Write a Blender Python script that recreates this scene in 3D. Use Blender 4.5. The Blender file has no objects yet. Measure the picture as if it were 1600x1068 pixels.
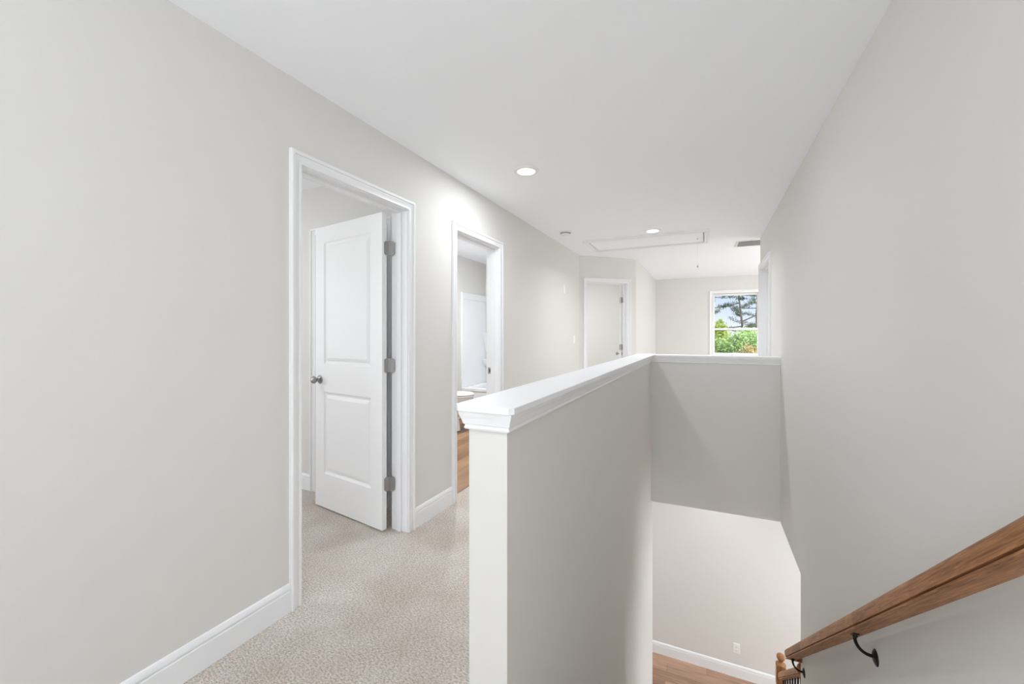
import bpy, math, random
from mathutils import Vector, Matrix, noise
random.seed(7)
sc = bpy.context.scene
col = sc.collection

# ------------------------------------------------------------------ camera, world, exposure
F, YAW, EYE, HORIZON = 651.49, 25.02, 1.258, 522.48
cam = bpy.data.objects.new('camera', bpy.data.cameras.new('camera'))
col.objects.link(cam)
cam.location = (0, 0, EYE)
cam.rotation_euler = (math.radians(90), 0, math.radians(YAW))
cam.data.sensor_width = 36
cam.data.lens = F / 1600 * 36
cam.data.shift_y = -(534 - HORIZON) / 1600
cam.data.clip_start = 0.02
cam.data.clip_end = 500
sc.camera = cam
sc.view_settings.view_transform = 'Standard'
sc.view_settings.look = 'None'
sc.view_settings.gamma = 1
sc.view_settings.use_curve_mapping = False
sc.view_settings.exposure = 0.36
sc.cycles.use_denoising = True
sc.cycles.max_bounces = 16
sc.cycles.diffuse_bounces = 12
sc.cycles.transparent_max_bounces = 12
sc.cycles.sample_clamp_indirect = 6

world = bpy.data.worlds.new('sky')
sc.world = world
world.use_nodes = True
nt = world.node_tree
nt.nodes.clear()
def N(tree, kind, **kw):
    n = tree.nodes.new(kind)
    for k, v in kw.items():
        setattr(n, k, v)
    return n
wo = N(nt, 'ShaderNodeOutputWorld'); bg = N(nt, 'ShaderNodeBackground')
tc = N(nt, 'ShaderNodeTexCoord'); sep = N(nt, 'ShaderNodeSeparateXYZ')
nt.links.new(tc.outputs['Generated'], sep.inputs[0])
ramp = N(nt, 'ShaderNodeValToRGB')
ramp.color_ramp.elements[0].position = 0.0; ramp.color_ramp.elements[0].color = (0.93, 0.96, 1.0, 1)
ramp.color_ramp.elements[1].position = 0.17; ramp.color_ramp.elements[1].color = (0.50, 0.66, 0.95, 1)
e = ramp.color_ramp.elements.new(0.045); e.color = (0.74, 0.84, 1.0, 1)
nt.links.new(sep.outputs['Z'], ramp.inputs[0])
cl = N(nt, 'ShaderNodeTexNoise'); cl.inputs['Scale'].default_value = 9; cl.inputs['Detail'].default_value = 6
nt.links.new(tc.outputs['Generated'], cl.inputs['Vector'])
cr = N(nt, 'ShaderNodeValToRGB'); cr.color_ramp.elements[0].position = 0.5; cr.color_ramp.elements[1].position = 0.68
nt.links.new(cl.outputs['Fac'], cr.inputs[0])
mx = N(nt, 'ShaderNodeMixRGB'); mx.inputs[2].default_value = (0.97, 0.98, 1.0, 1)
nt.links.new(cr.outputs['Color'], mx.inputs[0]); nt.links.new(ramp.outputs['Color'], mx.inputs[1])
nt.links.new(mx.outputs[0], bg.inputs['Color'])
bg.inputs['Strength'].default_value = 0.86
nt.links.new(bg.outputs[0], wo.inputs[0])

sun = bpy.data.objects.new('sun', bpy.data.lights.new('sun', 'SUN'))
col.objects.link(sun)
sun.data.energy = 3.7
sun.data.angle = math.radians(1.0)
sun.data.color = (1, 0.97, 0.9)
sun.rotation_euler = Vector((-0.62, 0.55, -0.85)).to_track_quat('-Z', 'Y').to_euler()

def area(name, loc, direction, sx, sy, watts, color=(1, 1, 1), shape='RECTANGLE', spread=180):
    l = bpy.data.lights.new(name, 'AREA')
    l.shape = shape; l.size = sx; l.size_y = sy; l.energy = watts; l.color = color
    l.spread = math.radians(spread)
    o = bpy.data.objects.new(name, l); col.objects.link(o)
    o.location = loc
    o.rotation_euler = Vector(direction).to_track_quat('-Z', 'Y').to_euler()
    return o
# daylight through the bedroom window, and added fill lights at openings out of view
area('daylight_bedroom_window', (-4.93, 0.35, 1.4), (1, 0, .35), 1.7, 1.4, 23, (0.945, 0.972, 1.0))
area('fill_light_landing', (-0.55, -2.53, 1.45), (0, 1, .8), 1.5, 1.4, 37, (0.92, 0.965, 1.0))  # frontal fill added behind the camera, no window known there
area('fill_light_loft', (3.13, 7.6, 1.4), (-1, 0, .35), 1.7, 1.4, 17, (0.92, 0.96, 1.0))  # added out of view to brighten the loft and nook
area('fill_light_far_bedroom', (-4.43, 7.9, 1.4), (1, 0, .35), 1.6, 1.4, 19, (0.945, 0.972, 1.0))  # unseen source added to light the far bedroom
area('fill_light_lower_left', (-3.93, 4.9, -1.6), (1, 0, 0), 1.2, 1.6, 19, (0.91, 0.975, 1.0))  # added fill for the lower floor, from the unseen left side
area('fill_light_lower_right', (4.13, 3.6, -1.6), (-1, 0, 0), 1.9, 1.6, 34, (0.91, 0.975, 1.0))  # added fill for lower floor and stairwell, from the unseen right side

# ------------------------------------------------------------------ materials
def mat(name, color, rough=0.6, metal=0.0, bump=None, spec=0.5, coat=0.0):
    m = bpy.data.materials.new(name); m.use_nodes = True
    t = m.node_tree; b = t.nodes['Principled BSDF']
    b.inputs['Base Color'].default_value = (*color, 1)
    b.inputs['Roughness'].default_value = rough
    b.inputs['Metallic'].default_value = metal
    b.inputs['Specular IOR Level'].default_value = spec
    b.inputs['Coat Weight'].default_value = coat
    if bump:
        scale, strength, dist = bump
        c = N(t, 'ShaderNodeTexCoord'); n = N(t, 'ShaderNodeTexNoise')
        n.inputs['Scale'].default_value = scale; n.inputs['Detail'].default_value = 4
        bp = N(t, 'ShaderNodeBump'); bp.inputs['Strength'].default_value = strength; bp.inputs['Distance'].default_value = dist
        t.links.new(c.outputs['Object'], n.inputs['Vector']); t.links.new(n.outputs['Fac'], bp.inputs['Height'])
        t.links.new(bp.outputs['Normal'], b.inputs['Normal'])
    return m

M = {}
M['paint'] = mat('greige_wall_paint', (0.722, 0.713, 0.690), 0.75, bump=(160, 0.06, 0.002), spec=0.25)
M['ceiling'] = mat('white_ceiling_paint', (0.925, 0.95, 0.985), 0.9, bump=(90, 0.06, 0.002), spec=0.2)
M['trim'] = mat('white_trim_paint', (0.845, 0.855, 0.872), 0.38, bump=(60, 0.02, 0.001), spec=0.4)
M['doorpaint'] = mat('white_door_paint', (0.845, 0.85, 0.858), 0.42, bump=(200, 0.03, 0.001), spec=0.4)
M['plastic'] = mat('white_plastic', (0.86, 0.86, 0.85), 0.35)
M['porcelain'] = mat('white_porcelain', (0.86, 0.86, 0.86), 0.12, coat=0.5)
M['acrylic'] = mat('white_acrylic', (0.85, 0.855, 0.87), 0.22)
M['nickel'] = mat('satin_nickel', (0.36, 0.355, 0.35), 0.33, 0.9)
M['darkmetal'] = mat('dark_bronze', (0.018, 0.013, 0.010), 0.38, 0.6)
M['iron'] = mat('black_iron', (0.012, 0.011, 0.012), 0.45, 0.3)
M['slot'] = mat('dark_slot', (0.05, 0.05, 0.05), 0.6)
M['duct'] = mat('grey_duct_metal', (0.42, 0.42, 0.43), 0.6)
def emit(name, color, s):
    m = bpy.data.materials.new(name); m.use_nodes = True
    b = m.node_tree.nodes['Principled BSDF']
    b.inputs['Base Color'].default_value = (0.9, 0.9, 0.9, 1)
    b.inputs['Emission Color'].default_value = (*color, 1); b.inputs['Emission Strength'].default_value = s
    return m
M['lens'] = emit('lit_lamp_lens', (1, 0.97, 0.92), 6)

def carpet():
    m = bpy.data.materials.new('beige_cut_pile_carpet'); m.use_nodes = True
    t = m.node_tree; b = t.nodes['Principled BSDF']; L = t.links.new
    b.inputs['Roughness'].default_value = 0.95; b.inputs['Specular IOR Level'].default_value = 0.1
    b.inputs['Sheen Weight'].default_value = 0.25
    c = N(t, 'ShaderNodeTexCoord')
    mp = N(t, 'ShaderNodeMapping'); mp.inputs['Scale'].default_value = (1.0, 1.9, 1.0); mp.inputs['Rotation'].default_value = (0, 0, 0.5)
    L(c.outputs['Object'], mp.inputs['Vector'])
    f1 = N(t, 'ShaderNodeTexNoise'); f1.inputs['Scale'].default_value = 88; f1.inputs['Detail'].default_value = 5; f1.inputs['Roughness'].default_value = 0.65
    f2 = N(t, 'ShaderNodeTexVoronoi'); f2.inputs['Scale'].default_value = 130
    f3 = N(t, 'ShaderNodeTexNoise'); f3.inputs['Scale'].default_value = 2.6; f3.inputs['Detail'].default_value = 3
    L(mp.outputs[0], f1.inputs['Vector']); L(mp.outputs[0], f2.inputs['Vector']); L(c.outputs['Object'], f3.inputs['Vector'])
    r1 = N(t, 'ShaderNodeValToRGB')
    r1.color_ramp.elements[0].position = 0.36; r1.color_ramp.elements[0].color = (0.49, 0.405, 0.335, 1)
    r1.color_ramp.elements[1].position = 0.60; r1.color_ramp.elements[1].color = (0.95, 0.89, 0.84, 1)
    L(f1.outputs['Fac'], r1.inputs[0])
    r3 = N(t, 'ShaderNodeValToRGB')
    r3.color_ramp.elements[0].position = 0.35; r3.color_ramp.elements[0].color = (0.80, 0.76, 0.72, 1)
    r3.color_ramp.elements[1].position = 0.65; r3.color_ramp.elements[1].color = (1, 1, 1, 1)
    L(f3.outputs['Fac'], r3.inputs[0])
    mu = N(t, 'ShaderNodeMixRGB', blend_type='MULTIPLY'); mu.inputs[0].default_value = 1
    L(r1.outputs[0], mu.inputs[1]); L(r3.outputs[0], mu.inputs[2]); L(mu.outputs[0], b.inputs['Base Color'])
    ad = N(t, 'ShaderNodeMath', operation='MULTIPLY_ADD'); ad.inputs[1].default_value = -0.5
    L(f2.outputs['Distance'], ad.inputs[0]); L(f1.outputs['Fac'], ad.inputs[2])
    bp = N(t, 'ShaderNodeBump'); bp.inputs['Strength'].default_value = 0.9; bp.inputs['Distance'].default_value = 0.010
    L(ad.outputs[0], bp.inputs['Height']); L(bp.outputs[0], b.inputs['Normal'])
    return m
M['carpet'] = carpet()

def planks(name, dark, light, along='Y'):
    m = bpy.data.materials.new(name); m.use_nodes = True
    t = m.node_tree; b = t.nodes['Principled BSDF']; L = t.links.new
    b.inputs['Roughness'].default_value = 0.42
    c = N(t, 'ShaderNodeTexCoord'); mp = N(t, 'ShaderNodeMapping')
    if along == 'Y': mp.inputs['Rotation'].default_value = (0, 0, math.radians(90))
    L(c.outputs['Object'], mp.inputs['Vector'])
    br = N(t, 'ShaderNodeTexBrick'); br.inputs['Scale'].default_value = 1
    br.inputs['Brick Width'].default_value = 1.2; br.inputs['Row Height'].default_value = 0.15
    br.inputs['Mortar Size'].default_value = 0.0015; br.offset = 0.37
    br.inputs['Color1'].default_value = (0.0, 0, 0, 1); br.inputs['Color2'].default_value = (1, 1, 1, 1)
    br.inputs['Mortar'].default_value = (0, 0, 0, 1)
    L(mp.outputs[0], br.inputs['Vector'])
    st = N(t, 'ShaderNodeMapping'); st.inputs['Scale'].default_value = (1.2, 14, 1)
    L(mp.outputs[0], st.inputs['Vector'])
    ns = N(t, 'ShaderNodeTexNoise'); ns.inputs['Scale'].default_value = 2.2; ns.inputs['Detail'].default_value = 7
    ns.inputs['Distortion'].default_value = 0.6
    L(st.outputs[0], ns.inputs['Vector'])
    mxx = N(t, 'ShaderNodeMixRGB'); mxx.inputs[0].default_value = 0.42
    L(ns.outputs['Fac'], mxx.inputs[1]); L(br.outputs['Color'], mxx.inputs[2])
    r = N(t, 'ShaderNodeValToRGB')
    r.color_ramp.elements[0].position = 0.22; r.color_ramp.elements[0].color = (*dark, 1)
    r.color_ramp.elements[1].position = 0.75; r.color_ramp.elements[1].color = (*light, 1)
    L(mxx.outputs[0], r.inputs[0]); L(r.outputs[0], b.inputs['Base Color'])
    return m
M['bathfloor'] = planks('honey_vinyl_plank', (0.15, 0.065, 0.025), (0.42, 0.24, 0.125))
M['lowerfloor'] = planks('brown_vinyl_plank', (0.15, 0.075, 0.045), (0.52, 0.33, 0.23), 'X')

def oak(name, axis, dark=(0.17, 0.068, 0.025), light=(0.54, 0.265, 0.12)):
    m = bpy.data.materials.new(name); m.use_nodes = True
    t = m.node_tree; b = t.nodes['Principled BSDF']; L = t.links.new
    b.inputs['Roughness'].default_value = 0.5; b.inputs['Specular IOR Level'].default_value = 0.25
    c = N(t, 'ShaderNodeTexCoord'); mp = N(t, 'ShaderNodeMapping')
    mp.inputs['Scale'].default_value = (5, 110, 110) if axis == 'X' else (110, 110, 5)
    L(c.outputs['Object'], mp.inputs['Vector'])
    n1 = N(t, 'ShaderNodeTexNoise'); n1.inputs['Scale'].default_value = 1.3; n1.inputs['Detail'].default_value = 8
    n1.inputs['Roughness'].default_value = 0.62; n1.inputs['Distortion'].default_value = 1.2
    L(mp.outputs[0], n1.inputs['Vector'])
    br = N(t, 'ShaderNodeTexBrick'); br.inputs['Scale'].default_value = 1; br.inputs['Brick Width'].default_value = 0.31
    br.inputs['Row Height'].default_value = 0.4; br.inputs['Mortar Size'].default_value = 0.0
    br.inputs['Color1'].default_value = (0.25, 0.25, 0.25, 1); br.inputs['Color2'].default_value = (0.75, 0.75, 0.75, 1)
    L(c.outputs['Object'], br.inputs['Vector'])
    mxx = N(t, 'ShaderNodeMixRGB'); mxx.inputs[0].default_value = 0.22
    L(n1.outputs['Fac'], mxx.inputs[1]); L(br.outputs['Color'], mxx.inputs[2])
    r = N(t, 'ShaderNodeValToRGB')
    r.color_ramp.elements[0].position = 0.33; r.color_ramp.elements[0].color = (*dark, 1)
    r.color_ramp.elements[1].position = 0.66; r.color_ramp.elements[1].color = (*light, 1)
    L(mxx.outputs[0], r.inputs[0]); L(r.outputs[0], b.inputs['Base Color'])
    bp = N(t, 'ShaderNodeBump'); bp.inputs['Strength'].default_value = 0.15; bp.inputs['Distance'].default_value = 0.001
    L(n1.outputs['Fac'], bp.inputs['Height']); L(bp.outputs[0], b.inputs['Normal'])
    return m
M['oak'] = oak('stained_oak', 'X')
M['oak_post'] = oak('stained_oak_post', 'Z')

def foliage(name, c1, c2, scale=1.2):
    m = bpy.data.materials.new(name); m.use_nodes = True
    t = m.node_tree; b = t.nodes['Principled BSDF']; L = t.links.new
    b.inputs['Roughness'].default_value = 0.6
    c = N(t, 'ShaderNodeTexCoord'); n = N(t, 'ShaderNodeTexNoise'); n.inputs['Scale'].default_value = scale; n.inputs['Detail'].default_value = 5
    L(c.outputs['Object'], n.inputs['Vector'])
    r = N(t, 'ShaderNodeValToRGB'); r.color_ramp.elements[0].position = 0.35; r.color_ramp.elements[0].color = (*c1, 1)
    r.color_ramp.elements[1].position = 0.65; r.color_ramp.elements[1].color = (*c2, 1)
    L(n.outputs['Fac'], r.inputs[0]); L(r.outputs[0], b.inputs['Base Color'])
    b.inputs['Transmission Weight'].default_value = 0
    return m
M['needles'] = foliage('pine_needles', (0.05, 0.085, 0.05), (0.16, 0.22, 0.12))
M['bark'] = foliage('pine_bark', (0.10, 0.085, 0.075), (0.22, 0.18, 0.15), 6)
M['leaf_green'] = foliage('spring_green_leaves', (0.26, 0.42, 0.11), (0.60, 0.78, 0.34))
M['leaf_lime'] = foliage('lime_leaves', (0.42, 0.52, 0.08), (0.75, 0.80, 0.25))
M['leaf_olive'] = foliage('olive_leaves', (0.26, 0.30, 0.13), (0.60, 0.60, 0.32))
M['leaf_orange'] = foliage('orange_tinged_leaves', (0.50, 0.42, 0.15), (0.85, 0.68, 0.36))
M['lawn'] = foliage('lawn_grass', (0.20, 0.28, 0.08), (0.40, 0.48, 0.18), 0.8)

def glass():
    m = bpy.data.materials.new('window_glass'); m.use_nodes = True
    t = m.node_tree; t.nodes.clear(); L = t.links.new
    o = N(t, 'ShaderNodeOutputMaterial'); a = N(t, 'ShaderNodeBsdfTransparent'); g = N(t, 'ShaderNodeBsdfGlossy')
    g.inputs['Roughness'].default_value = 0.02; a.inputs[0].default_value = (0.97, 0.98, 0.98, 1)
    x = N(t, 'ShaderNodeMixShader'); f = N(t, 'ShaderNodeFresnel'); f.inputs[0].default_value = 1.45
    L(f.outputs[0], x.inputs[0]); L(a.outputs[0], x.inputs[1]); L(g.outputs[0], x.inputs[2]); L(x.outputs[0], o.inputs[0])
    return m
M['glass'] = glass()

# ------------------------------------------------------------------ mesh helpers
class MB:
    def __init__(s): s.v = []; s.f = []
    def add(s, vs, fs):
        o = len(s.v); s.v += [tuple(v) for v in vs]; s.f += [tuple(i + o for i in f) for f in fs]; return s
    def box(s, x0, x1, y0, y1, z0, z1):
        vs = [(x, y, z) for z in (z0, z1) for y in (y0, y1) for x in (x0, x1)]
        return s.add(vs, [(0, 2, 3, 1), (4, 5, 7, 6), (0, 1, 5, 4), (2, 6, 7, 3), (0, 4, 6, 2), (1, 3, 7, 5)])
    def prism(s, poly, z0, z1):
        n = len(poly)
        vs = [(x, y, z0) for x, y in poly] + [(x, y, z1) for x, y in poly]
        return s.add(vs, [tuple(range(n))[::-1], tuple(range(n, 2 * n))] + [(i, (i + 1) % n, n + (i + 1) % n, n + i) for i in range(n)])
    def rings(s, rings, closed=True, cap=True):
        n = len(rings[0]); vs = [p for r in rings for p in r]; fs = []
        for k in range(len(rings) - 1):
            for i in range(n if closed else n - 1):
                j = (i + 1) % n
                fs.append((k * n + i, k * n + j, (k + 1) * n + j, (k + 1) * n + i))
        if cap: fs += [tuple(range(n))[::-1], tuple(range((len(rings) - 1) * n, len(rings) * n))]
        return s.add(vs, fs)
    def lathe(s, prof, center, axis=(0, 0, 1), seg=28):
        q = Vector(axis).normalized().to_track_quat('Z', 'Y'); c = Vector(center); rs = []
        for r, h in prof:
            rs.append([c + q @ Vector((r * math.cos(2 * math.pi * i / seg), r * math.sin(2 * math.pi * i / seg), h)) for i in range(seg)])
        return s.rings(rs)
    def tube(s, pts, radii, seg=10):
        pts = [Vector(p) for p in pts]; rs = []
        if not isinstance(radii, (list, tuple)): radii = [radii] * len(pts)
        ref = Vector((0, 0, 1))
        for i, p in enumerate(pts):
            d = (pts[min(i + 1, len(pts) - 1)] - pts[max(i - 1, 0)]).normalized()
            a = d.cross(ref)
            if a.length < 1e-3: a = d.cross(Vector((1, 0, 0)))
            a.normalize(); b = d.cross(a)
            rs.append([p + (a * math.cos(2 * math.pi * k / seg) + b * math.sin(2 * math.pi * k / seg)) * radii[i] for k in range(seg)])
        return s.rings(rs)
    def xform(s, mtx):
        s.v = [tuple(mtx @ Vector(v)) for v in s.v]; return s
    def build(s, name, m, parent=None, smooth=False, bevel=0.0, fix=True):
        me = bpy.data.meshes.new(name); me.from_pydata(s.v, [], s.f); me.update()
        if fix:
            import bmesh
            bm = bmesh.new(); bm.from_mesh(me); bmesh.ops.recalc_face_normals(bm, faces=bm.faces); bm.to_mesh(me); bm.free()
        me.materials.append(m)
        o = bpy.data.objects.new(name, me); col.objects.link(o)
        if smooth:
            for p in me.polygons: p.use_smooth = True
            md = o.modifiers.new('edge', 'EDGE_SPLIT'); md.split_angle = math.radians(38)
        if bevel:
            md = o.modifiers.new('bevel', 'BEVEL'); md.width = bevel; md.segments = 2; md.limit_method = 'ANGLE'
            md.angle_limit = math.radians(40)
        if parent: o.parent = parent
        return o

def struct(o): o['kind'] = 'structure'; return o
def tag(o, label, cat, group=None):
    o['label'] = label; o['category'] = cat
    if group: o['group'] = group
    return o
def empty(name, loc=(0, 0, 0), rz=0.0, mtx=None):
    o = bpy.data.objects.new(name, None); col.objects.link(o); o.empty_display_size = 0.1
    if mtx is not None: o.matrix_world = mtx
    else: o.location = loc; o.rotation_euler = (0, 0, rz)
    return o

def wall(mb, axis, a, b, u0, u1, z0, z1, holes=()):
    """wall slab: axis 'X' = constant X from a to b, running u0..u1 along Y; holes = (u0,u1,z0,z1)"""
    us = sorted({u0, u1, *[h[0] for h in holes], *[h[1] for h in holes]})
    us = [u for u in us if u0 <= u <= u1]
    for i in range(len(us) - 1):
        m = (us[i] + us[i + 1]) / 2; spans = [(z0, z1)]
        for h in holes:
            if h[0] < m < h[1]:
                new = []
                for s0, s1 in spans:
                    if h[2] > s0: new.append((s0, min(h[2], s1)))
                    if h[3] < s1: new.append((max(h[3], s0), s1))
                spans = [q for q in new if q[1] - q[0] > 1e-5]
        for s0, s1 in spans:
            if axis == 'X': mb.box(a, b, us[i], us[i + 1], s0, s1)
            else: mb.box(us[i], us[i + 1], a, b, s0, s1)
    return mb

CAS = [(0, 0), (0, .009), (.003, .0125), (.009, .0135), (.013, .012), (.0145, .0075), (.020, .0075), (.030, .0095), (.038, .0135), (.040, .0135), (.0415, .018), (.046, .0205), (.054, .0205), (.0595, .016), (.0595, 0)]
def casing_frame(mb, org, U, Nn, u0, u1, z0, z1, closed=False, prof=CAS):
    """moulding around a rectangle in the wall plane; u0,u1,z1 are the inner edges"""
    org, U, Nn = Vector(org), Vector(U), Vector(Nn); Z = Vector((0, 0, 1)); rs = []
    if closed:
        cs = [(u0, z0, -1, -1), (u0, z1, -1, 1), (u1, z1, 1, 1), (u1, z0, 1, -1), (u0, z0, -1, -1)]
    else:
        cs = [(u0, z0, -1, 0), (u0, z1, -1, 1), (u1, z1, 1, 1), (u1, z0, 1, 0)]
    for u, z, du, dz in cs:
        rs.append([org + U * (u + du * a) + Z * (z + dz * a) + Nn * b for a, b in prof])
    return mb.rings(rs)

def lining(mb, org, U, Nn, u0, u1, z0, z1, depth, t=0.018, stop=None, out=0.0, floor=False):
    """door or window jamb boards inside an opening; clear opening u0..u1, z0..z1; goes in by depth"""
    org, U, Nn = Vector(org), Vector(U), Vector(Nn)
    def slab(a0, a1, zz0, zz1, d0, d1):
        vs = [org + U * a + Vector((0, 0, z)) - Nn * d for z in (zz0, zz1) for d in (d0, d1) for a in (a0, a1)]
        mb.add(vs, [(0, 2, 3, 1), (4, 5, 7, 6), (0, 1, 5, 4), (2, 6, 7, 3), (0, 4, 6, 2), (1, 3, 7, 5)])
    slab(u0 - t, u0, z0, z1, -out, depth); slab(u1, u1 + t, z0, z1, -out, depth); slab(u0 - t, u1 + t, z1, z1 + t, -out, depth)
    if floor: slab(u0 - t, u1 + t, z0 - t, z0, -out, depth)
    if stop:
        d0, d1, s = stop
        slab(u0, u0 + s, z0, z1, d0, d1); slab(u1 - s, u1, z0, z1, d0, d1); slab(u0 + s, u1 - s, z1 - s, z1, d0, d1)
    return mb

BASE = [(0, 0), (.014, 0), (.014, .093), (.012, .096), (.0075, .0965), (.0075, .101), (.0125, .1025), (.0125, .107), (.010, .116), (.006, .124), (0, .127)]
def base(name, segs, k=1.0):
    """segs: (start xy, end xy, normal xy, z)"""
    mb = MB()
    for p, q, n, z in segs:
        mb.rings([[(e[0] + n[0] * b, e[1] + n[1] * b, z + h * k) for b, h in BASE] for e in (p, q)])
    return struct(mb.build(name, M['trim']))

# ------------------------------------------------------------------ key dimensions
XL, XR = -1.725, 0.595
WT = 0.12
HX0, HX1 = -0.628, -0.505           # half wall faces
HY0, RY0, RY1 = 1.05, 4.38, 4.50    # end of half wall, return wall faces
ZC, ZS, ZF = 2.44, -0.41, -2.85     # ceiling, soffit, lower floor
DH = 2.045
D1 = (1.357, 2.120)
D2 = (2.695, 3.410)
D4 = (5.018, 5.838)
YF = 9.48
YLOW = 5.68
PD, QD = Vector((-1.725, 6.06, 0)), Vector((-1.0, 6.72, 0))
UD = (QD - PD).normalized(); ND = Vector((UD.y, -UD.x, 0)); LD = (QD - PD).length
WIN = (0.115, 0.94, 0.85, 2.09)

def hole(d, h=DH): return (d[0] - .018, d[1] + .018, -1, h + .018)

# ------------------------------------------------------------------ shell: upper floor
struct(wall(MB(), 'X', XL - WT, XL, -2.6, 6.06, 0, ZC, [hole(D1), hole(D2)]).build('wall_left', M['paint']))
# diagonal wall with its doorway
D3 = (0.135, 0.815)
mb = MB()
wall(mb, 'Y', 0, WT, 0, LD, 0, ZC, [hole(D3)])
R = Matrix.Translation(PD) @ Matrix(((UD.x, -ND.x, 0, 0), (UD.y, -ND.y, 0, 0), (0, 0, 1, 0), (0, 0, 0, 1)))
mb.xform(R)
struct(mb.build('wall_diagonal', M['paint']))
struct(wall(MB(), 'X', -1.12, -1.0, 6.72, YF, 0, ZC).build('wall_nook', M['paint']))
struct(wall(MB(), 'Y', YF, YF + .14, -4.6, 3.3, 0, ZC, [(WIN[0] - .018, WIN[1] + .018, WIN[2] - .018, WIN[3] + .018)]).build('wall_far', M['paint']))
# right wall: full height over the stairs, stopping at Y 3.49 below the upper floor
mb = MB()
wall(mb, 'X', XR, XR + WT, -2.6, 5.90, ZS, ZC, [(D4[0] - .018, D4[1] + .018, 0, DH + .018)])
mb.box(XR, XR + WT, 0.6, 3.49, ZF, ZS)
struct(mb.build('wall_right', M['paint']))
mb = MB()
wall(mb, 'Y', 5.78, 5.90, XR + WT, 3.2, 0, ZC)
wall(mb, 'X', 3.2, 3.3, 4.4, YF, 0, ZC, [(6.75, 8.45, .7, 2.1)])
wall(mb, 'Y', 4.4, 4.5, XR + WT, 3.2, 0, ZC)
struct(mb.build('wall_loft', M['paint']))
struct(wall(MB(), 'Y', -2.7, -2.6, -1.9, .8, 0, ZC, [(-1.3, .2, .75, 2.15)]).build('wall_back', M['paint']))
mb = MB()
wall(mb, 'Y', 2.37, 2.49, -5.0, XL - WT, 0, ZC, [(-2.853, -2.102, 0, DH + .018)])
wall(mb, 'X', -5.1, -5.0, -1.3, 2.49, 0, ZC, [(-.5, 1.2, .7, 2.1)])
wall(mb, 'Y', -1.3, -1.2, -5.0, XL - WT, 0, ZC)
struct(mb.build('wall_bedroom', M['paint']))
mb = MB()
wall(mb, 'X', -3.49, -3.37, 2.49, 6.27, 0, ZC)
wall(mb, 'Y', 6.17, 6.27, -3.37, -1.86, 0, ZC)
struct(mb.build('wall_bathroom', M['paint']))
mb = MB()
wall(mb, 'X', -4.6, -4.5, 6.27, YF, 0, ZC, [(7.1, 8.7, .7, 2.1)])
wall(mb, 'Y', 6.17, 6.27, -4.6, -3.49, 0, ZC)
struct(mb.build('wall_far_bedroom', M['paint']))
struct(MB().box(-5.1, 3.3, -2.7, YF + .14, ZC, ZC + .12).build('ceiling', M['ceiling']))

# floors
mb = MB()
for x0, x1, y0, y1 in ((-5.0, XL - WT, -1.2, 2.43), (XL - WT, HX0 + .02, -2.6, 6.06), (HX0 + .02, XR, -2.6, HY0 - .001), (HX1 + .001, XR, HY0 - .001, 1.10), (HX1, 3.2, RY0 + .003, YF),
                       (-4.5, HX1, 6.27, YF), (-1.86, HX1, 6.06, 6.27)):
    mb.box(x0, x1, y0, y1, -.05, 0)
struct(mb.build('floor', M['carpet']))
struct(MB().box(-3.37, XL - WT, 2.43, 6.17, -.05, -.006).box(XL - WT, XL - .06, D2[0], D2[1], -.04, .001).build('floor_bathroom', M['bathfloor']))
mb = MB()
for x0, x1, y0, y1 in ((-5.1, HX0, .5, 6.2), (HX0, XR, RY1, 6.2), (XR + WT, 4.3, .5, 6.2), (HX0, XR + WT, -.1, .98)):
    mb.box(x0, x1, y0, y1, ZS, ZS + .06)
struct(mb.build('ceiling_lower', M['ceiling']))
struct(MB().box(-4.1, 4.3, .4, 5.8, ZF - .1, ZF).build('floor_lower', M['lowerfloor']))
mb = MB()
wall(mb, 'Y', YLOW, YLOW + .12, -4.1, 4.3, ZF, ZS)
struct(mb.build('wall_lower_far', M['paint']))
mb = MB()
wall(mb, 'X', -4.1, -4.0, .5, YLOW, ZF, ZS, [(4.3, 5.5, -2.4, -.8)])
wall(mb, 'X', 4.2, 4.3, .5, YLOW, ZF, ZS, [(2.65, 4.55, -2.4, -.8)])
wall(mb, 'Y', .4, .5, -4.1, 4.3, ZF, ZS)
struct(mb.build('wall_lower_sides', M['paint']))

# stairwell: half wall, its lower part, and the return
struct(MB().box(HX0, HX1, HY0, RY1, ZS, 1.035).box(HX0, HX1, HY0, RY1, ZF, ZS).build('wall_stair_side', M['paint']))
struct(MB().box(HX1, XR, RY0, RY1, ZS, 1.035).build('wall_stair_end', M['paint']))

# cap of the half wall
def off_poly(d, ch=0.0):
    x0, x1, y0, ya, yb, xr = HX0 - d, HX1 + d, HY0 - d, RY0 - d, RY1 + d, XR
    return [(x0 + ch, y0), (x1 - ch, y0), (x1, y0 + ch), (x1, ya), (xr, ya), (xr, yb), (x0, yb), (x0, y0 + ch)]
mb = MB()
steps = [(.0, .985), (.009, .985), (.0115, .990), (.009, .994), (.009, .998), (.013, 1.001), (.015, 1.008), (.018, 1.018), (.0215, 1.026), (.023, 1.033), (.023, 1.038), (0.0, 1.038)]
mb.rings([[(x, y, z) for x, y in off_poly(d, 0.0004)] for d, z in steps], cap=False)
slab = [(0.0, 1.0385), (.030, 1.0385), (.0315, 1.040), (.0315, 1.0565), (.030, 1.058), (0.0, 1.058)]
mb.rings([[(x, y, z) for x, y in off_poly(d, .012)] for d, z in slab], cap=False)
p = off_poly(0, .012); n0 = len(mb.v)
mb.add([(x, y, 1.058) for x, y in p], [(0, 1, 2, 3, 6, 7), (3, 4, 5, 6)])
cap = struct(mb.build('trim_half_wall_cap', M['trim'], fix=True))

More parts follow.
